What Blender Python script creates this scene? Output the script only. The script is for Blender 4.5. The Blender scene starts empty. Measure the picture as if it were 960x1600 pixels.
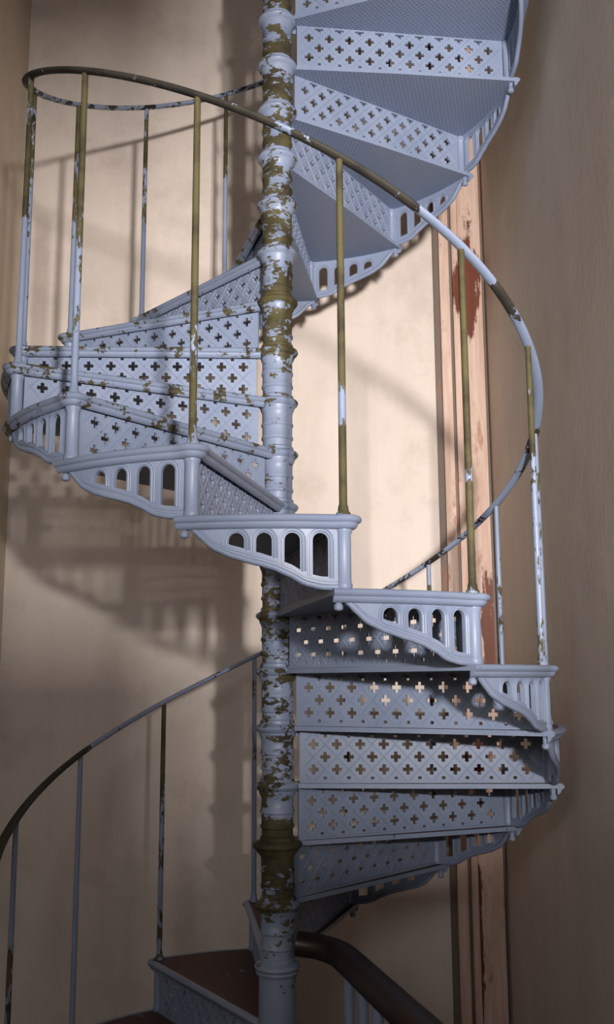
import bpy, bmesh, math, random
from mathutils import Vector, Matrix
random.seed(7)
S = bpy.context.scene
C = S.collection
PI = math.pi

# ------------------------------------------------------------------ camera
CAMX, CAMY, PITCH, YAW, ROLL, FPX = 0.09873, -3.51413, 0.170216, -0.0025754, -0.0053827, 1534.7
cam_data = bpy.data.cameras.new('camera')
cam = bpy.data.objects.new('camera', cam_data)
C.objects.link(cam)
F = Vector((-math.sin(YAW)*math.cos(PITCH), math.cos(YAW)*math.cos(PITCH), math.sin(PITCH)))
R0 = Vector((math.cos(YAW), math.sin(YAW), 0))
U0 = R0.cross(F)
R1 = R0*math.cos(ROLL) + U0*math.sin(ROLL)
U1 = -R0*math.sin(ROLL) + U0*math.cos(ROLL)
M = Matrix((R1, U1, -F)).transposed().to_4x4()
M.translation = Vector((CAMX, CAMY, 0))
cam.matrix_world = M
cam_data.sensor_fit = 'VERTICAL'
cam_data.sensor_height = 36.0
cam_data.lens = FPX/1600*36.0
cam_data.clip_start = 0.05
S.camera = cam

# ------------------------------------------------------------------ world, light, exposure
w = bpy.data.worlds.new('world'); S.world = w
w.use_nodes = True
w.node_tree.nodes['Background'].inputs['Color'].default_value = (0.80, 0.88, 1.0, 1)
w.node_tree.nodes['Background'].inputs['Strength'].default_value = 0.25

WIN = (0.98, -5.60, 0.52)            # daylight outside the small window behind the photographer
ld = bpy.data.lights.new('window_daylight', 'AREA')
ld.shape = 'RECTANGLE'; ld.size = 0.34; ld.size_y = 0.30
ld.energy = 690; ld.color = (1.0, 0.945, 0.92)
lo = bpy.data.objects.new('window_daylight', ld); C.objects.link(lo)
lo.location = WIN
lo.rotation_euler = (PI/2, 0, 0)      # faces +Y, into the shaft
FILL_OPEN = (-1.20, -0.25, 0.35, 1.30)     # made-up opening that holds the fill light: x0, x1, z0, z1
ld2 = bpy.data.lights.new('fill_light', 'AREA')  # added soft fill, lifts the shaded walls and steps
ld2.shape = 'RECTANGLE'; ld2.size = FILL_OPEN[1]-FILL_OPEN[0]-0.1; ld2.size_y = FILL_OPEN[3]-FILL_OPEN[2]-0.1
ld2.energy = 25; ld2.color = (0.86, 0.93, 1.0)
lo2 = bpy.data.objects.new('fill_light', ld2); C.objects.link(lo2)
lo2.location = ((FILL_OPEN[0]+FILL_OPEN[1])/2, -4.36, (FILL_OPEN[2]+FILL_OPEN[3])/2)
lo2.rotation_euler = (PI/2, 0, 0)

S.view_settings.view_transform = 'Standard'
S.view_settings.look = 'None'
S.view_settings.gamma = 1.0
S.view_settings.use_curve_mapping = False
S.view_settings.exposure = 0.0

# ------------------------------------------------------------------ helpers
def mesh_obj(name, verts, faces, mat, parent=None, smooth=False, mats=None, midx=None):
    me = bpy.data.meshes.new(name)
    me.from_pydata(verts, [], faces)
    me.update()
    if mats:
        for m in mats: me.materials.append(m)
        if midx: me.polygons.foreach_set('material_index', midx)
    elif mat: me.materials.append(mat)
    if smooth: me.polygons.foreach_set('use_smooth', [True]*len(me.polygons))
    o = bpy.data.objects.new(name, me); C.objects.link(o)
    if parent: o.parent = parent
    return o

def smooth_by_angle(o, ang=40):
    me = o.data
    bm = bmesh.new(); bm.from_mesh(me)
    for f in bm.faces: f.smooth = True
    for e in bm.edges:
        if len(e.link_faces) == 2 and e.calc_face_angle(0) > math.radians(ang): e.smooth = False
    bm.to_mesh(me); bm.free()

class MB:
    def __init__(self): self.v = []; self.f = []; self.m = []
    def add(self, v, f, m=0):
        n = len(self.v); self.v += [tuple(x) for x in v]; self.f += [tuple(i+n for i in q) for q in f]; self.m += [m]*len(f)
    def box(self, x0, x1, y0, y1, z0, z1, m=0):
        v = [(x0,y0,z0),(x1,y0,z0),(x1,y1,z0),(x0,y1,z0),(x0,y0,z1),(x1,y0,z1),(x1,y1,z1),(x0,y1,z1)]
        self.add(v, [(0,3,2,1),(4,5,6,7),(0,1,5,4),(1,2,6,5),(2,3,7,6),(3,0,4,7)], m)
    def sweep(self, path, profile, closed_profile=True, up=Vector((0,0,1)), cap=True, m=0):
        """sweep 2-D profile (side, up) along path; side = tangent x up"""
        n = len(path); k = len(profile); vs = []
        for i, p in enumerate(path):
            p = Vector(p)
            a = Vector(path[max(i-1,0)]); b = Vector(path[min(i+1,n-1)])
            t = (b-a).normalized()
            sd = t.cross(up)
            if sd.length < 1e-6: sd = Vector((1,0,0))
            sd.normalize(); u = sd.cross(t).normalized()
            for s, h in profile: vs.append(p + sd*s + u*h)
        fs = []
        for i in range(n-1):
            for j in range(k if closed_profile else k-1):
                a = i*k+j; b = i*k+(j+1) % k
                fs.append((a, b, b+k, a+k))
        if cap and closed_profile:
            fs.append(tuple(range(k-1,-1,-1))); fs.append(tuple((n-1)*k+j for j in range(k)))
        self.add(vs, fs, m)
    def tube(self, path, r, seg=8, up=Vector((0,0,1))):
        self.sweep(path, [(r*math.cos(2*PI*j/seg), r*math.sin(2*PI*j/seg)) for j in range(seg)], up=up)
    def lathe(self, prof, seg=24, cx=0, cy=0, m=0):
        vs = []; fs = []
        for r, z in prof:
            for j in range(seg):
                a = 2*PI*j/seg; vs.append((cx+r*math.cos(a), cy+r*math.sin(a), z))
        for i in range(len(prof)-1):
            for j in range(seg):
                a = i*seg+j; b = i*seg+(j+1) % seg
                fs.append((a, b, b+seg, a+seg))
        fs.append(tuple(range(seg-1,-1,-1))); n = (len(prof)-1)*seg
        fs.append(tuple(n+j for j in range(seg)))
        self.add(vs, fs, m)
    def build(self, name, mat, parent=None, ang=None, mats=None):
        o = mesh_obj(name, self.v, self.f, mat, parent, mats=mats, midx=self.m if mats else None)
        if ang is not None: smooth_by_angle(o, ang)
        return o

# ------------------------------------------------------------------ materials
def s2l(c):
    return tuple((x/255/12.92) if x/255 <= 0.04045 else ((x/255+0.055)/1.055)**2.4 for x in c) + (1,)

class NT:
    def __init__(self, name):
        self.mat = bpy.data.materials.new(name); self.mat.use_nodes = True
        self.t = self.mat.node_tree; self.bsdf = self.t.nodes['Principled BSDF']
    def n(self, typ, **kw):
        nd = self.t.nodes.new(typ)
        for k, v in kw.items():
            if k.startswith('i_'):
                key = k[2:]; nd.inputs[int(key) if key.isdigit() else key.default_value if False else key].default_value = v
            else: setattr(nd, k, v)
        return nd
    def l(self, a, b): self.t.links.new(a, b)
    def math(self, op, a, b=None, clamp=False):
        nd = self.t.nodes.new('ShaderNodeMath'); nd.operation = op; nd.use_clamp = clamp
        for i, x in enumerate((a, b)):
            if x is None: continue
            if isinstance(x, (int, float)): nd.inputs[i].default_value = x
            else: self.l(x, nd.inputs[i])
        return nd.outputs[0]
    def noise(self, scale, stretch=(1,1,1), detail=4, rough=0.6, coord='Object', off=None):
        tc = self.n('ShaderNodeTexCoord'); mp = self.n('ShaderNodeMapping')
        if coord == 'Position':
            g = self.n('ShaderNodeNewGeometry'); self.l(g.outputs['Position'], mp.inputs['Vector'])
        else: self.l(tc.outputs[coord], mp.inputs['Vector'])
        mp.inputs['Scale'].default_value = stretch
        if off: mp.inputs['Location'].default_value = off
        nz = self.n('ShaderNodeTexNoise'); nz.inputs['Scale'].default_value = scale
        nz.inputs['Detail'].default_value = detail; nz.inputs['Roughness'].default_value = rough
        self.l(mp.outputs[0], nz.inputs['Vector']); return nz.outputs['Fac']
    def mix(self, fac, a, b):
        nd = self.t.nodes.new('ShaderNodeMix'); nd.data_type = 'RGBA'
        for i, x in ((0, fac), (6, a), (7, b)):
            if isinstance(x, (int, float)): nd.inputs[i].default_value = x
            elif isinstance(x, tuple): nd.inputs[i].default_value = x
            else: self.l(x, nd.inputs[i])
        return nd.outputs[2]
    def bump(self, h, strength=0.3, dist=0.01):
        b = self.n('ShaderNodeBump'); b.inputs['Strength'].default_value = strength; b.inputs['Distance'].default_value = dist
        self.l(h, b.inputs['Height']); self.l(b.outputs[0], self.bsdf.inputs['Normal'])
    def col(self, c):
        if isinstance(c, tuple): self.bsdf.inputs['Base Color'].default_value = c
        else: self.l(c, self.bsdf.inputs['Base Color'])
    def rough(self, r):
        if isinstance(r, (int, float)): self.bsdf.inputs['Roughness'].default_value = r
        else: self.l(r, self.bsdf.inputs['Roughness'])

BLUE = s2l((140,150,172)); BLUE2 = s2l((125,137,161)); OLIVE = s2l((82,76,48)); OLIVE2 = s2l((56,49,33)); RUST = s2l((84,52,40))

def paint_mat(name, wear_src, scale=14, stretch=(1,1,1), under=OLIVE, under2=OLIVE2, extra=None):
    """flaking pale-blue paint over olive undercoat; wear_src: 'GEOMETRY' attr, 'OBJECT' attr or a number"""
    m = NT(name)
    oi = m.n('ShaderNodeObjectInfo')
    big = m.noise(scale, stretch, 5, 0.68, 'Position')
    fine = m.noise(scale*5, stretch, 3, 0.6, 'Position')
    nz = m.math('ADD', m.math('MULTIPLY', big, 0.78), m.math('MULTIPLY', fine, 0.22))
    if isinstance(wear_src, (int, float)): wv = wear_src
    else:
        a = m.n('ShaderNodeAttribute'); a.attribute_name = 'wear'; a.attribute_type = wear_src; wv = a.outputs['Fac']
    thr = m.math('SUBTRACT', 0.72, m.math('MULTIPLY', wv, 0.44))
    fac = m.math('MULTIPLY', m.math('SUBTRACT', nz, thr), 45, clamp=True)
    tone = m.noise(5, (1,1,1), 3, 0.6, 'Position', (3,1,7))
    tf = m.math('MULTIPLY', m.math('SUBTRACT', tone, 0.35), 2.2, clamp=True)
    blue = m.mix(tf, BLUE2, BLUE)
    ol = m.mix(m.math('MULTIPLY', m.math('SUBTRACT', m.noise(9, (1,1,1), 4, 0.6, 'Position', (9,4,2)), 0.42), 5, clamp=True), under, under2)
    m.col(m.mix(fac, blue, ol))
    m.rough(m.math('ADD', m.math('MULTIPLY', fac, 0.35), 0.40)); m.bsdf.inputs['Specular IOR Level'].default_value = 0.38
    m.bump(m.math('SUBTRACT', m.math('MULTIPLY', nz, 0.2), fac), 0.35, 0.003)
    return m.mat

M_iron   = paint_mat('paint_iron', 'OBJECT', 16)
M_column = paint_mat('paint_column', 'GEOMETRY', 13, (1,1,1.7))
M_bar    = paint_mat('paint_bar', 'GEOMETRY', 22, (1,1,0.35))
M_rail   = paint_mat('paint_rail', 'GEOMETRY', 14, (1,1,1), s2l((54,50,42)), s2l((37,34,31)))

m = NT('tread_top')
n1 = m.noise(9, (1,1,1), 5, 0.65, 'Position')
m.col(m.mix(m.math('MULTIPLY', m.math('SUBTRACT', n1, 0.62), 14, clamp=True), m.mix(n1, s2l((88,58,50)), s2l((58,40,36))), s2l((112,120,138))))
m.rough(0.7); m.bump(m.noise(60, (1,1,1), 2), 0.3, 0.004); M_top = m.mat

# tread underside: cast diamond lattice, too fine to pick apart
m = NT('tread_underside')
def lattice(m, freq):
    tc = m.n('ShaderNodeTexCoord'); sp = m.n('ShaderNodeSeparateXYZ'); m.l(tc.outputs['Object'], sp.inputs[0])
    a = m.math('ADD', sp.outputs[0], sp.outputs[1]); b = m.math('SUBTRACT', sp.outputs[0], sp.outputs[1])
    sa = m.math('ABSOLUTE', m.math('SINE', m.math('MULTIPLY', a, freq))); sb = m.math('ABSOLUTE', m.math('SINE', m.math('MULTIPLY', b, freq)))
    return m.math('MINIMUM', sa, sb)
lt = lattice(m, 150)
hole = m.math('MULTIPLY', m.math('SUBTRACT', lt, 0.55), 8, clamp=True)
m.col(m.mix(hole, BLUE2, s2l((100,114,140)))); m.rough(0.5)
m.bump(m.math('MULTIPLY', hole, -1.0), 0.6, 0.004); M_under = m.mat

def wall_mat(name, base, dark, pale, stain=0.5, off=(0,0,0)):
    m = NT(name)
    n1 = m.noise(1.6, (1,1,0.7), 5, 0.6, 'Position', off)
    n2 = m.noise(5.0, (1,1,0.16), 5, 0.65, 'Position', off)       # vertical runs
    n3 = m.noise(2.6, (1,1,1), 6, 0.7, 'Position', (off[0]+5, off[1]+3, off[2]+1))
    c = m.mix(m.math('MULTIPLY', m.math('SUBTRACT', n2, 0.35), 2.6, clamp=True), base, pale)
    c = m.mix(m.math('MULTIPLY', m.math('MULTIPLY', m.math('SUBTRACT', n3, 0.50), 5, clamp=True), stain), c, dark)
    c = m.mix(m.math('MULTIPLY', m.math('MULTIPLY', m.math('SUBTRACT', n1, 0.52), 6, clamp=True), stain*0.6), c, dark)
    m.col(c); m.rough(0.75)
    m.bump(m.math('ADD', m.math('MULTIPLY', n3, 0.6), m.math('MULTIPLY', m.noise(38, (1,1,0.6), 3, 0.6, 'Position'), 0.25)), 0.22, 0.02)
    return m.mat
M_wall  = wall_mat('plaster_back', s2l((218,204,192)), s2l((188,175,161)), s2l((228,214,203)), 0.55)
M_wallr = wall_mat('plaster_right', s2l((206,192,177)), s2l((184,170,155)), s2l((216,202,187)), 0.4, (4,2,9))
M_walll = wall_mat('plaster_left', s2l((204,190,170)), s2l((180,166,147)), s2l((214,200,181)), 0.4, (1,7,3))

def wood_mat(name, base, pale, spots=(), bare=s2l((132,66,38))):
    """painted board, grain along Z; spots: (z, half height, x, half width) of bare red-brown wood in world space"""
    m = NT(name)
    g = m.noise(30, (1,1,0.06), 5, 0.7, 'Position'); f = m.noise(9, (1,1,0.35), 5, 0.7, 'Position', (2,5,1))
    c = m.mix(m.math('MULTIPLY', m.math('SUBTRACT', g, 0.35), 3, clamp=True), base, pale)
    geo = m.n('ShaderNodeNewGeometry'); sp = m.n('ShaderNodeSeparateXYZ'); m.l(geo.outputs['Position'], sp.inputs[0])
    tot = None
    for (z, hz, x, hx) in spots:
        dz = m.math('DIVIDE', m.math('SUBTRACT', sp.outputs[2], z), hz); dx = m.math('DIVIDE', m.math('SUBTRACT', sp.outputs[0], x), hx)
        d = m.math('SQRT', m.math('ADD', m.math('MULTIPLY', dz, dz), m.math('MULTIPLY', dx, dx)))
        v = m.math('MULTIPLY', m.math('SUBTRACT', m.math('ADD', 0.9, m.math('MULTIPLY', m.math('SUBTRACT', m.math('ADD', m.math('MULTIPLY', f, 0.6), m.math('MULTIPLY', g, 0.4)), 0.5), 4.2)), d), 5, clamp=True)
        tot = v if tot is None else m.math('MAXIMUM', tot, v)
    fl = m.math('MULTIPLY', m.math('SUBTRACT', m.math('ADD', m.math('MULTIPLY', f, 0.6), m.math('MULTIPLY', g, 0.4)), 0.55), 14, clamp=True)
    c = m.mix(m.math('MULTIPLY', fl, 0.75), c, s2l((158,104,78)))
    if tot is not None: c = m.mix(tot, c, m.mix(g, bare, s2l((76,32,18))))
    m.col(c); m.rough(0.6); m.bump(g, 0.25, 0.004)
    return m.mat
# ------------------------------------------------------------------ setting
YB, XL, XR, ZF, ZC = 1.42, -1.415, 1.055, -1.912, 6.2
YF = -4.3
def struct(o): o['kind'] = 'structure'; return o
def slab(name, x0, x1, y0, y1, z0, z1, mat):
    b = MB(); b.box(x0, x1, y0, y1, z0, z1); return struct(b.build(name, mat))
slab('wall_back', XL-0.2, XR+0.2, YB, YB+0.2, ZF, ZC, M_wall)
slab('wall_left', XL-0.2, XL, YF, YB, ZF, ZC, M_walll)
slab('wall_right', XR, XR+0.2, YF, YB, ZF, ZC, M_wallr)
slab('ceiling', XL-0.2, XR+0.2, YF-0.2, YB+0.2, ZC, ZC+0.2, M_walll)
# front wall behind the photographer with a small window and openings added for the light
wx0, wx1, wz0, wz1 = 0.54, 1.045, 0.525, 0.99
wxm, wzm, wzt = 0.78, 0.355, 1.30    # taller opening added beside it; the stepped edges shape the daylight
b = MB()
vx0, vx1, vz0, vz1 = FILL_OPEN
for (x0, x1, z0, z1) in ((XL-0.2, vx0, ZF, ZC), (vx0, vx1, ZF, vz0), (vx0, vx1, vz1, ZC), (vx1, wx0, ZF, ZC), (wx1, XR+0.2, ZF, ZC), (wx0, wxm, ZF, wz0), (wxm, wx1, ZF, wzm), (wx0, wxm, wz1, ZC), (wxm, wx1, wzt, ZC)): b.box(x0, x1, YF-0.2, YF, z0, z1)
struct(b.build('wall_front', M_walll))
m = NT('window_paint'); m.col(s2l((190,186,178))); m.rough(0.5)
for nm, (a0, a1, c0, c1) in (('window_1', (wx0, wxm, wz0, wz1)), ('fill_opening', FILL_OPEN), ('added_opening', (wxm, wx1, wzm, wzt))):  # frames for the window and for the openings added to shape light
    win = MB(); fw = 0.018
    for (x0, x1, z0, z1) in ((a0, a0+fw, c0, c1), (a1-fw, a1, c0, c1), (a0+fw, a1-fw, c0, c0+fw), (a0+fw, a1-fw, c1-fw, c1)): win.box(x0, x1, YF-0.12, YF-0.08, z0, z1)
    struct(win.build(nm, m.mat))
m = NT('floor_boards')
g = m.noise(6, (1,8,1), 4, 0.6, 'Position'); m.col(m.mix(g, s2l((64,44,36)), s2l((92,66,52)))); m.rough(0.6); M_floor = m.mat
slab('floor', XL-0.2, XR+0.2, YF-0.2, YB+0.2, ZF-0.2, ZF, M_floor)

# ------------------------------------------------------------------ door trim at the right end of the back wall
PINK = s2l((200,166,146)); PALE = s2l((228,202,186))
tr = bpy.data.objects.new('trim_1', None); C.objects.link(tr); tr.location = (0.9, YB, ZF); struct(tr)
tr['label'] = 'peeling pinkish wooden door architrave in the right corner'
M_edge = wood_mat('trim_edge', s2l((112,96,84)), s2l((126,110,98)))
M_wood1 = wood_mat('trim_wood', PINK, PALE, [(2.09,0.22,0.94,0.10)])
M_wood2 = wood_mat('trim_wood_worn', PINK, PALE, [(2.10,0.30,0.955,0.095),(0.20,0.30,1.03,0.075),(-0.35,0.30,0.93,0.06),(-1.25,0.5,0.90,0.03)])
def board(name, x0, x1, d, mat):
    b = MB(); b.box(x0, x1, YB-d, YB+0.005, ZF, 3.6)
    o = b.build(name, mat, None)
    bm = bmesh.new(); bm.from_mesh(o.data)
    bmesh.ops.bevel(bm, geom=[e for e in bm.edges if abs(e.verts[0].co.z-e.verts[1].co.z) > 1 and e.verts[0].co.y < YB], offset=min(0.004, d*0.4), segments=2, affect='EDGES')
    bm.to_mesh(o.data); bm.free()
    o.parent = tr; o.matrix_parent_inverse = Matrix.Translation(-tr.location)
    return o
board('edge_strip', 0.786, 0.818, 0.012, M_edge)
board('moulding_strip', 0.818, 0.868, 0.040, M_wood1)
board('groove_strip', 0.868, 0.886, 0.012, M_edge)
board('moulding_strip', 0.886, 0.918, 0.036, M_wood1)
board('wide_board', 0.918, 1.036, 0.050, M_wood2)
board('edge_strip', 1.036, XR-0.002, 0.012, M_edge)  # dark strip put in as the shadow line beside the wide board

# ------------------------------------------------------------------ spiral staircase
TH0, AL, Z0, RH, HB = 4.92985, 0.437212, 0.43236, 0.195352, 1.0439   # angle and height of step 0, angle per step, riser, baluster height
RB, RO, RI = 0.94, 0.965, 0.055
KMIN, KMAX = -11, 19
th = lambda k: TH0 - AL*k
zk = lambda k: Z0 + RH*k

stair = bpy.data.objects.new('spiral_staircase', None); C.objects.link(stair); stair.location = (0, 0, ZF)
stair['label'] = 'pale blue cast-iron spiral staircase with flaking paint and pierced risers'
stair['category'] = 'staircase'
def under(o, parent, wear=None):
    o.parent = parent
    if parent is stair: o.matrix_parent_inverse = Matrix.Translation((0, 0, -ZF))
    if wear is not None: o['wear'] = wear
    return o

# ---- step parts in the step's own frame: nose on +X at angle 0, tread runs to angle -AL, top at z = 0
def nose_path():
    """outline from the hub along the nose, round the corner boss, along the outer arc to the back corner"""
    P = []
    no = 0.030                                                  # nose overhang beyond the riser line
    for r in (0.062, 0.30, 0.60, 0.88): P.append((r, no, 0))
    cb = (RB, 0.0); rb = 0.036
    for i in range(9):
        a = math.radians(125 - 165*i/8)
        P.append((cb[0]+rb*math.cos(a), cb[1]+rb*math.sin(a), 0))
    a_end = -AL - 0.036/RO
    for i in range(14):
        a = -0.055 + (a_end+0.055)*i/13
        P.append((RO*math.cos(a), RO*math.sin(a), 0))
    return P
NP = nose_path()
def make_tread():
    b = MB()
    t = 0.016; ins = 0.006
    ring = [(x, y) for x, y, _ in NP]
    ca, sa = math.cos(-AL), math.sin(-AL)
    back = [(RO-0.005, -0.036), (0.5, -0.030), (0.068, -0.012)]
    for r, o in back[1:]: ring.append((r*ca - o*sa, r*sa + o*ca))
    for i in range(1, 4):
        a = -AL + AL*i/4*0.9; ring.append((0.062*math.cos(a), 0.062*math.sin(a)))
    n = len(ring)
    b.add([(x, y, 0) for x, y in ring], [tuple(range(n-1, -1, -1))], 0)
    b.add([(x, y, -t) for x, y in ring], [tuple(range(n))], 1)
    b.add([(x, y, 0) for x, y in ring] + [(x, y, -t) for x, y in ring], [(i, (i+1) % n, n+(i+1) % n, n+i) for i in range(n)], 2)
    o = b.build('tread', None, mats=[M_top, M_under, M_iron])
    bm = bmesh.new(); bm.from_mesh(o.data); bmesh.ops.remove_doubles(bm, verts=bm.verts, dist=1e-5)
    bmesh.ops.recalc_face_normals(bm, faces=bm.faces); bm.to_mesh(o.data); bm.free()
    for f in o.data.polygons:
        f.material_index = 0 if f.normal.z > 0.5 else (1 if f.normal.z < -0.5 else 2)
    return o
def make_nosing():
    b = MB()
    prof = [(-0.010, 0.0015), (0.004, 0.0015), (0.011, -0.002), (0.014, -0.009), (0.011, -0.016), (0.004, -0.019), (0.002, -0.026), (-0.004, -0.033), (-0.010, -0.035)]
    path = [(x, y, 0) for x, y, _ in NP]
    # side = tangent x up points to the right of travel; outward is to the left here, so mirror
    b.sweep(path, [(-s, h) for s, h in prof])
    o = b.build('nosing', M_iron)
    bm = bmesh.new(); bm.from_mesh(o.data); bmesh.ops.recalc_face_normals(bm, faces=bm.faces); bm.to_mesh(o.data); bm.free()
    smooth_by_angle(o, 45)
    return o
# pierced riser
def make_riser():
    x0, x1, z0, z1 = 0.078, 0.918, -RH+0.001, -0.016
    pitch, rowp = 0.0815, 0.0425
    arm, half = 0.0062, 0.0175
    rows = [(-0.024, 1), (-0.0645, 0), (-0.107, 1), (-0.1495, 0), (-0.190, 1)]
    holes = []
    for zc, ph in rows:
        i = 0
        while True:
            xc = 0.126 + i*pitch + (pitch/2 if ph else 0)
            if xc > x1-0.024: break
            holes.append((xc, zc)); i += 1
    eps = 1e-6
    xs = {x0, x1, x0+0.006, x1-0.006}; zs = {z0, z1, z0+0.012, z1-0.006}
    for xc, zc in holes:
        for d in (-half, -arm, arm, half): xs.add(round(xc+d, 5)); zs.add(round(min(max(zc+d, z0), z1), 5))
    def uniq(s, lo, hi):
        s = sorted(v for v in s if lo-eps <= v <= hi+eps); o = [s[0]]
        for v in s[1:]:
            if v-o[-1] > 2e-4: o.append(v)
        return o
    xs = uniq(xs, x0, x1); zs = uniq(zs, z0, z1)
    zlo, zhi = z0+0.012, z1-0.006
    def solid(x, z):
        if z < zlo or z > zhi: return True
        if x < x0+0.006 and (z > z1-0.012 or z < z0+0.016): return True
        for xc, zc in holes:
            dx, dz = abs(x-xc), abs(z-zc)
            if (dx < arm and dz < half) or (dz < arm and dx < half): return False
        return True
    nx, nz = len(xs), len(zs); T = 0.005
    idx = {}; V = []; Fc = []
    def vid(i, j, s):
        key = (i, j, s)
        if key not in idx: idx[key] = len(V); V.append((xs[i], T if s else -T, zs[j]))
        return idx[key]
    sol = [[solid((xs[i]+xs[i+1])/2, (zs[j]+zs[j+1])/2) for j in range(nz-1)] for i in range(nx-1)]
    sg = lambda i, j: 0 <= i < nx-1 and 0 <= j < nz-1 and sol[i][j]
    for i in range(nx-1):
        # merge runs of solid cells vertically where neighbours in x match is not needed; keep grid
        for j in range(nz-1):
            if not sol[i][j]: continue
            Fc.append((vid(i,j,0), vid(i+1,j,0), vid(i+1,j+1,0), vid(i,j+1,0)))
            Fc.append((vid(i,j,1), vid(i,j+1,1), vid(i+1,j+1,1), vid(i+1,j,1)))
            if not sg(i-1,j): Fc.append((vid(i,j,0), vid(i,j+1,0), vid(i,j+1,1), vid(i,j,1)))
            if not sg(i+1,j): Fc.append((vid(i+1,j,0), vid(i+1,j,1), vid(i+1,j+1,1), vid(i+1,j+1,0)))
            if not sg(i,j-1): Fc.append((vid(i,j,0), vid(i,j,1), vid(i+1,j,1), vid(i+1,j,0)))
            if not sg(i,j+1): Fc.append((vid(i,j+1,0), vid(i+1,j+1,0), vid(i+1,j+1,1), vid(i,j+1,1)))
    b = MB(); b.add(V, Fc)
    # raised diagonal ribs between the crosses, both faces
    rx0, rx1, rz0, rz1 = 0.098, x1-0.008, z0+0.010, z1-0.004
    wz, ht = 0.0032, 0.0018
    for sgn in (1, -1):
        for q in range(-8, 34):
            # line through node (0.126 + pitch/2 + q*pitch, -0.0645) with slope sgn*rowp/(pitch/2)
            xn = 0.126 + pitch/2 + q*pitch; sl = sgn*rowp/(pitch/2)
            pts = []
            za, zb = rz0, rz1
            xa = xn + (za+0.0645)/sl; xb = xn + (zb+0.0645)/sl
            def clip(xa, za, xb, zb):
                dx = xb-xa; t0, t1 = 0.0, 1.0
                lo, hi = (rx0-xa)/dx, (rx1-xa)/dx
                if lo > hi: lo, hi = hi, lo
                return max(t0, lo), min(t1, hi)
            t0, t1 = clip(xa, za, xb, zb)
            if t1-t0 < 0.06: continue
            A = Vector((xa+(xb-xa)*t0, 0, za+(zb-za)*t0)); B = Vector((xa+(xb-xa)*t1, 0, za+(zb-za)*t1))
            d = (B-A).normalized(); nrm = Vector((-d.z, 0, d.x))*wz
            for fs in (-1, 1):
                y0, y1 = fs*(T-0.001), fs*(T+ht)
                vs = []
                for P in (A, B):
                    vs += [P+nrm+Vector((0,y0,0)), P+nrm*0.4+Vector((0,y1,0)), P-nrm*0.4+Vector((0,y1,0)), P-nrm+Vector((0,y0,0))]
                b.add(vs, [(0,1,5,4),(1,2,6,5),(2,3,7,6),(0,3,2,1),(4,5,6,7)] if fs > 0 else [(0,4,5,1),(1,5,6,2),(2,6,7,3),(0,1,2,3),(4,7,6,5)])
    # base lip resting on the step below
    for fs in (-1, 1):
        b.box(x0, x1, min(fs*T, fs*(T+0.006)), max(fs*T, fs*(T+0.006)), z0, z0+0.008)
    return b.build('riser', M_iron)
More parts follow.
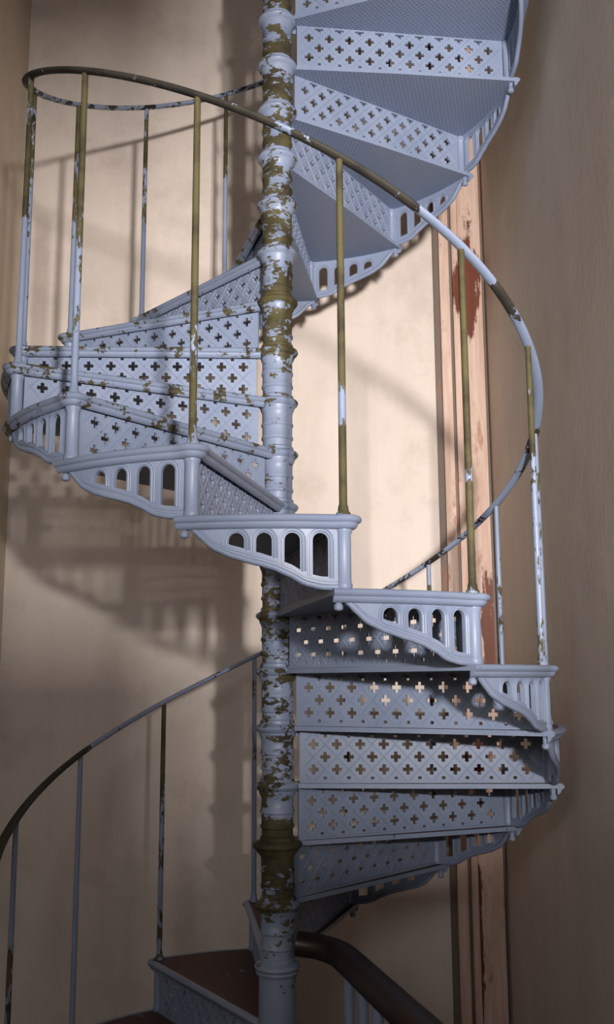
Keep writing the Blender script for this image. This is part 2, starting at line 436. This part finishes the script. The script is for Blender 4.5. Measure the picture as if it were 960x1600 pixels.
# arched fascia under the outer edge
SC = [(0.0,.1935),(.06,.1935),(.15,.192),(.25,.183),(.36,.158),(.46,.140),(.57,.127),(.715,.110),(.84,.088),(.915,.062),(.96,.042),(1.0,.030),(1.08,.028)]
def sdepth(s):
    for (a, da), (b_, db) in zip(SC, SC[1:]):
        if s <= b_:
            t = (s-a)/(b_-a); t = t*t*(3-2*t)*0.35 + t*0.65
            return da + (db-da)*t
    return SC[-1][1]
ARC = [.158, .338, .518, .695]
LEN = RB*AL
def make_fascia():
    hw = 0.0205/LEN; top = 0.034; htop = 0.046
    r0, r1 = 0.938, 0.950
    def hole(s):
        for c in ARC:
            if abs(s-c) < hw-1e-6:
                r = 0.0205
                dx = (s-c)*LEN
                zt = htop + r - math.sqrt(max(r*r-dx*dx, 0))
                # lower end follows the scroll with a margin
                zb = sdepth(s) - 0.030
                if zb-zt > 0.002: return zt, zb
        return None
    ss = [0.045]
    for i in range(1, 61): ss.append(0.045 + i*(1.055-0.045)/60)
    for c in ARC:
        for k in range(13): ss.append(c - hw*math.cos(PI*k/12))
    ss = sorted(ss); u = [ss[0]]
    for s in ss[1:]:
        if s-u[-1] > 4e-4: u.append(s)
    ss = u
    b = MB()
    def P(s, z, r): a = -s*AL; return (r*math.cos(a), r*math.sin(a), -z)
    def prism(s0, s1, za0, zb0, za1, zb1, sides):
        v = [P(s0,za0,r0),P(s0,zb0,r0),P(s1,zb1,r0),P(s1,za1,r0),P(s0,za0,r1),P(s0,zb0,r1),P(s1,zb1,r1),P(s1,za1,r1)]
        f = [(0,1,2,3),(4,7,6,5),(0,3,7,4),(1,5,6,2)]
        if 'a' in sides: f.append((0,4,5,1))
        if 'b' in sides: f.append((3,2,6,7))
        b.add(v, f)
    for i in range(len(ss)-1):
        a, c = ss[i], ss[i+1]; mid = (a+c)/2
        sides = ('a' if i == 0 else '') + ('b' if i == len(ss)-2 else '')
        h = hole(mid)
        if h is None: prism(a, c, 0.016, sdepth(a), 0.016, sdepth(c), 'ab')
        else:
            ha, hc = hole(a) or (htop+0.0205, sdepth(a)-0.030), hole(c) or (htop+0.0205, sdepth(c)-0.030)
            prism(a, c, 0.016, min(ha[0], ha[1]), 0.016, min(hc[0], hc[1]), sides)
            prism(a, c, ha[1], sdepth(a), hc[1], sdepth(c), sides)
    # raised bead round each arch and along the scroll edge, outside and inside
    for rr in (r1, r0):
        for c in ARC:
            for off, rad in ((0.0055, 0.0034), (0.0130, 0.0026)):
                r = 0.0205 + off
                path = []
                zb = sdepth(c + hw) - 0.026; zb2 = sdepth(c - hw) - 0.026
                path.append(P(c + r/LEN, zb, rr))
                path.append(P(c + r/LEN, htop+0.0205, rr))
                for k in range(1, 10):
                    a = PI*k/10; path.append(P(c + r*math.cos(a)/LEN, htop+0.0205 - r*math.sin(a), rr))
                path.append(P(c - r/LEN, htop+0.0205, rr)); path.append(P(c - r/LEN, zb2, rr))
                b.tube(path, rad, 5, up=Vector((1,0.2,0)))
    path = [P(0.045 + i*(1.03-0.045)/30, sdepth(0.045 + i*(1.03-0.045)/30)-0.004, (r0+r1)/2) for i in range(31)]
    b.tube(path, 0.0095, 8)
    path = [P(0.045 + i*(0.93-0.045)/30, sdepth(0.045 + i*(0.93-0.045)/30)-0.019, r1) for i in range(31)]
    b.tube(path, 0.003, 5)
    o = b.build('fascia', M_iron, ang=50)
    return o
def make_post():
    b = MB()
    b.lathe([(0.021,-RH+0.001),(0.0225,-RH+0.006),(0.0225,-RH+0.014),(0.0195,-RH+0.020),(0.0195,-0.048),(0.0225,-0.042),(0.024,-0.034),(0.020,-0.017)], 20, RB, 0)
    return b.build('post', M_iron, ang=40)
def make_lug():
    b = MB()
    a = -AL-0.018; cx, cy = 0.944*math.cos(a), 0.944*math.sin(a)
    b.lathe([(0.008,-0.056),(0.0125,-0.052),(0.0125,-0.042),(0.009,-0.038),(0.009,-0.026)], 10, cx, cy)
    return b.build('lug', M_iron, ang=40)
proto = [make_nosing(), make_riser(), make_fascia(), make_post(), make_lug()]
tread0 = make_tread()
def step_wear(k):
    if k >= 8: return 0.14
    if k >= 2: return 0.30
    if k >= 0: return 0.16
    return 0.17
for k in range(KMIN, KMAX+1):
    t = tread0 if k == KMIN else tread0.copy()
    if t is not tread0: C.objects.link(t)
    t.location = (0, 0, zk(k)); t.rotation_euler = (0, 0, th(k))
    t['wear'] = step_wear(k)
    under(t, stair)
    for pp in proto:
        c = pp if k == KMIN else pp.copy()
        if c is not pp: C.objects.link(c)
        c.parent = t
        c['wear'] = step_wear(k)*(1.35 if c.name.startswith('nosing') and k > 1 else 0.45 if c.name.startswith('riser') else 0.6)

def set_wear(o, fn):
    at = o.data.attributes.new('wear', 'FLOAT', 'POINT')
    at.data.foreach_set('value', [fn(v.co) for v in o.data.vertices])

def interp(tab, x):
    if x <= tab[0][0]: return tab[0][1]
    for (a, va), (b_, vb) in zip(tab, tab[1:]):
        if x <= b_: return va + (vb-va)*(x-a)/(b_-a)
    return tab[-1][1]

# ---- centre column: shaft plus one hub collar per step
COLW = [(-2.1,.30),(-1.0,.30),(-.80,.40),(-.74,.55),(-.64,.58),(-.60,.80),(-.56,.92),(-.50,.88),(-.45,.5),(-.42,.45),(-.2,.50),(.4,.50),(.62,.30),(.9,.26),(1.12,.34),(1.22,.62),(1.5,.62),(2.0,.62),(2.6,.55),(5,.5)]
b = MB()
zs_ = []
prof = [(0.100,ZF),(0.100,ZF+0.05),(0.085,ZF+0.07),(0.070,ZF+0.09),(0.064,ZF+0.12)]
z = ZF+0.16
while z < -0.965: prof.append((0.0625, z)); z += 0.03
prof += [(0.0625,-0.972),(0.070,-0.968),(0.073,-0.960),(0.070,-0.952),(0.060,-0.946),(0.058,-0.93)]
z = -0.90
while z < zk(KMAX)+0.9: prof.append((0.0535, z)); z += 0.012
prof += [(0.06, z), (0.05, z+0.03), (0.02, z+0.06)]
b.lathe(prof, 28)
col = b.build('column', M_column, ang=40); under(col, stair); set_wear(col, lambda c: interp(COLW, c.z))
for k in range(KMIN, KMAX+1):
    b = MB(); big = 1.12 if k == -5 else 1.0
    z = zk(k)
    P = [(0.0540,z-0.150),(0.0585,z-0.146),(0.0585,z-0.138),(0.0552,z-0.134),(0.0552,z-0.100),(0.0590,z-0.096),(0.0590,z-0.088),(0.0558,z-0.084),(0.0558,z-0.052),(0.058,z-0.044),(0.064*big,z-0.030),(0.0645*big,z-0.024),(0.073*big,z-0.018),(0.0775*big,z-0.010),(0.076*big,z-0.003),(0.070*big,z+0.002),(0.060,z+0.007),(0.0590,z+0.018),(0.054,z+0.022)]
    b.lathe(P, 28)
    o = b.build('collar', M_column, ang=40); o.parent = col
    set_wear(o, lambda c: interp(COLW, c.z) + (0.15 if c.z > z-0.03 and 2 <= k <= 5 else 0) - (0.22 if k >= 6 and c.z > z-0.05 else 0))

# ---- balusters and hand-rail
BW = {0:[(0,.55),(.05,.95),(.22,.95),(.26,.35),(.36,.4),(.40,.95),(1,.95)],
      1:[(0,.25),(.05,.5),(.30,.62),(.42,.9),(1,.92)],
      2:[(0,.35),(.06,.2),(.28,.25),(.36,.6),(.45,.45),(.55,.85),(1,.72)],
      3:[(0,.05),(.48,.08),(.52,.9),(.8,.85),(1,.6)],
      -1:[(0,.35),(.05,.95),(.30,.9),(.33,.4),(.4,.9),(1,.98)],
      -2:[(0,.6),(.08,.55),(.2,.25),(.5,.3),(.66,.5),(.72,.9),(1,.95)],
      4:[(0,.3),(1,.6)], 5:[(0,.15),(.5,.5),(1,.75)], 6:[(0,.15),(.35,.2),(.5,.55),(1,.6)], 7:[(0,.1),(.55,.15),(.7,.75),(1,.8)],
      -4:[(0,.4),(1,.35)], -5:[(0,.5),(.9,.6),(1,.2)], -7:[(0,.3),(1,.4)], -8:[(0,.4),(.6,.5),(.75,.9),(1,.85)], -9:[(0,.2),(1,.22)], -10:[(0,.9),(.4,.6),(.7,.3),(1,.25)]}
for k in range(KMIN, KMAX+1):
    b = MB()
    n = 40
    L = HB - 0.010
    prof = [(0.019,0.0015),(0.0195,0.010),(0.0150,0.016),(0.0135,0.028)]
    for i in range(n+1):
        t = i/n; prof.append((0.0112 - 0.0014*t, 0.034 + (L-0.034)*t))
    b.lathe(prof, 12)
    o = b.build('baluster', M_bar, ang=50)
    a = th(k); o.location = (RB*math.cos(a), RB*math.sin(a), zk(k)); under(o, stair)
    tab = BW.get(k, [(0,.35),(1,.5)])
    set_wear(o, lambda c: interp(tab, c.z/HB))
b = MB()
NPK = 16
path = []; pars = []
for i in range((KMAX-KMIN)*NPK+1):
    kk = KMIN + i/NPK
    a = th(kk); path.append((RB*math.cos(a), RB*math.sin(a), zk(kk)+HB)); pars.append(kk)
seg = 12
prof = [(0.0175*math.cos(2*PI*j/seg), 0.0095*math.sin(2*PI*j/seg)) for j in range(seg)]
b.sweep(path, prof)
rail = b.build('handrail', M_rail, ang=60); under(rail, stair)
RW = [(-11,.8),(-9.3,.92),(-9.0,.85),(-8.8,.3),(-7,.3),(-5,.45),(-3.4,.4),(-3.0,.75),(-2.8,.1),(-2.2,.08),(-1.9,.2),(-1.7,.35),(-1.55,.85),(-1.4,.8),(-1.3,.15),(-.7,.2),(-.5,.75),(0.1,.8),(.4,.5),(.8,.85),(1.6,.72),(3,.82),(4,.5),(7,.5),(19,.5)]
at = rail.data.attributes.new('wear', 'FLOAT', 'POINT')
at.data.foreach_set('value', [interp(RW, pars[i//seg]) for i in range(len(path)*seg)])

# ------------------------------------------------------------------ wooden landing balustrade beside the column foot
m = NT('dark_wood')
g = m.noise(10, (1,1,3), 5, 0.6, 'Object'); m.col(m.mix(g, s2l((30,17,16)), s2l((50,29,25)))); m.rough(0.35); M_dark = m.mat
M_turn = paint_mat('paint_turned', 0.15, 14)
bal = bpy.data.objects.new('landing_balustrade', None); C.objects.link(bal); bal.location = (0.25, -0.6, ZF)
bal['label'] = 'low balustrade with a dark brown wooden handrail and pale blue turned balusters'
bal['category'] = 'balustrade'
inv = Matrix.Translation((-0.25, 0.6, -ZF))
pr = [(-0.042,-0.026),(-0.030,-0.034),(0.030,-0.034),(0.042,-0.026),(0.046,0.0),(0.040,0.022),(0.022,0.034),(0,0.038),(-0.022,0.034),(-0.040,0.022),(-0.046,0.0)]
ZR = -0.875
rp = [(0.070,-0.040,ZR+0.012),(0.140,-0.055,ZR+0.006),(0.185,-0.085,ZR),(0.215,-0.14,ZR),(0.245,-0.25,ZR),(0.34,-0.62,ZR),(0.435,-0.98,ZR),(0.55,-1.45,ZR),(0.59,-1.60,ZR)]
b = MB(); b.sweep(rp, pr); o = b.build('handrail', M_dark, ang=50); o.parent = bal; o.matrix_parent_inverse = inv
b = MB(); b.sweep([(x, y, ZF+0.12) for x, y, _ in rp[1:]], [(-0.03,-0.03),(0.03,-0.03),(0.03,0.03),(-0.03,0.03)]); o = b.build('bottom_rail', M_dark); o.parent = bal; o.matrix_parent_inverse = inv
b = MB()
tp = [(0.022,0.15),(0.022,0.25),(0.016,0.27),(0.024,0.32),(0.027,0.40),(0.022,0.52),(0.014,0.68),(0.012,0.80),(0.016,0.84),(0.013,0.87),(0.020,0.90),(0.020,0.93),(0.016,0.98),(0.017,1.10),(0.018,1.172)]
b.lathe([(r_, z_*(ZR-ZF-0.03)/1.172) for r_, z_ in tp], 14)
tb = b.build('turned_baluster', M_turn, ang=45)
for i, y in enumerate((-0.20, -0.34, -0.48, -0.62, -0.76, -0.90, -1.04, -1.18, -1.32, -1.46)):
    o = tb if i == 0 else tb.copy()
    if i: C.objects.link(o)
    t = next(j for j in range(len(rp)-1) if rp[j+1][1] <= y)
    f = (y-rp[t][1])/(rp[t+1][1]-rp[t][1]); x = rp[t][0] + f*(rp[t+1][0]-rp[t][0])
    o.location = (x, y, ZF); o.parent = bal; o.matrix_parent_inverse = inv
b = MB(); b.box(-0.045, 0.045, -0.045, 0.045, 0, 1.07); b.lathe([(0.06,1.07),(0.06,1.10),(0.045,1.12),(0.02,1.15)], 16)
o = b.build('newel_post', M_dark); o.location = (0.60, -1.65, ZF); o.parent = bal; o.matrix_parent_inverse = inv
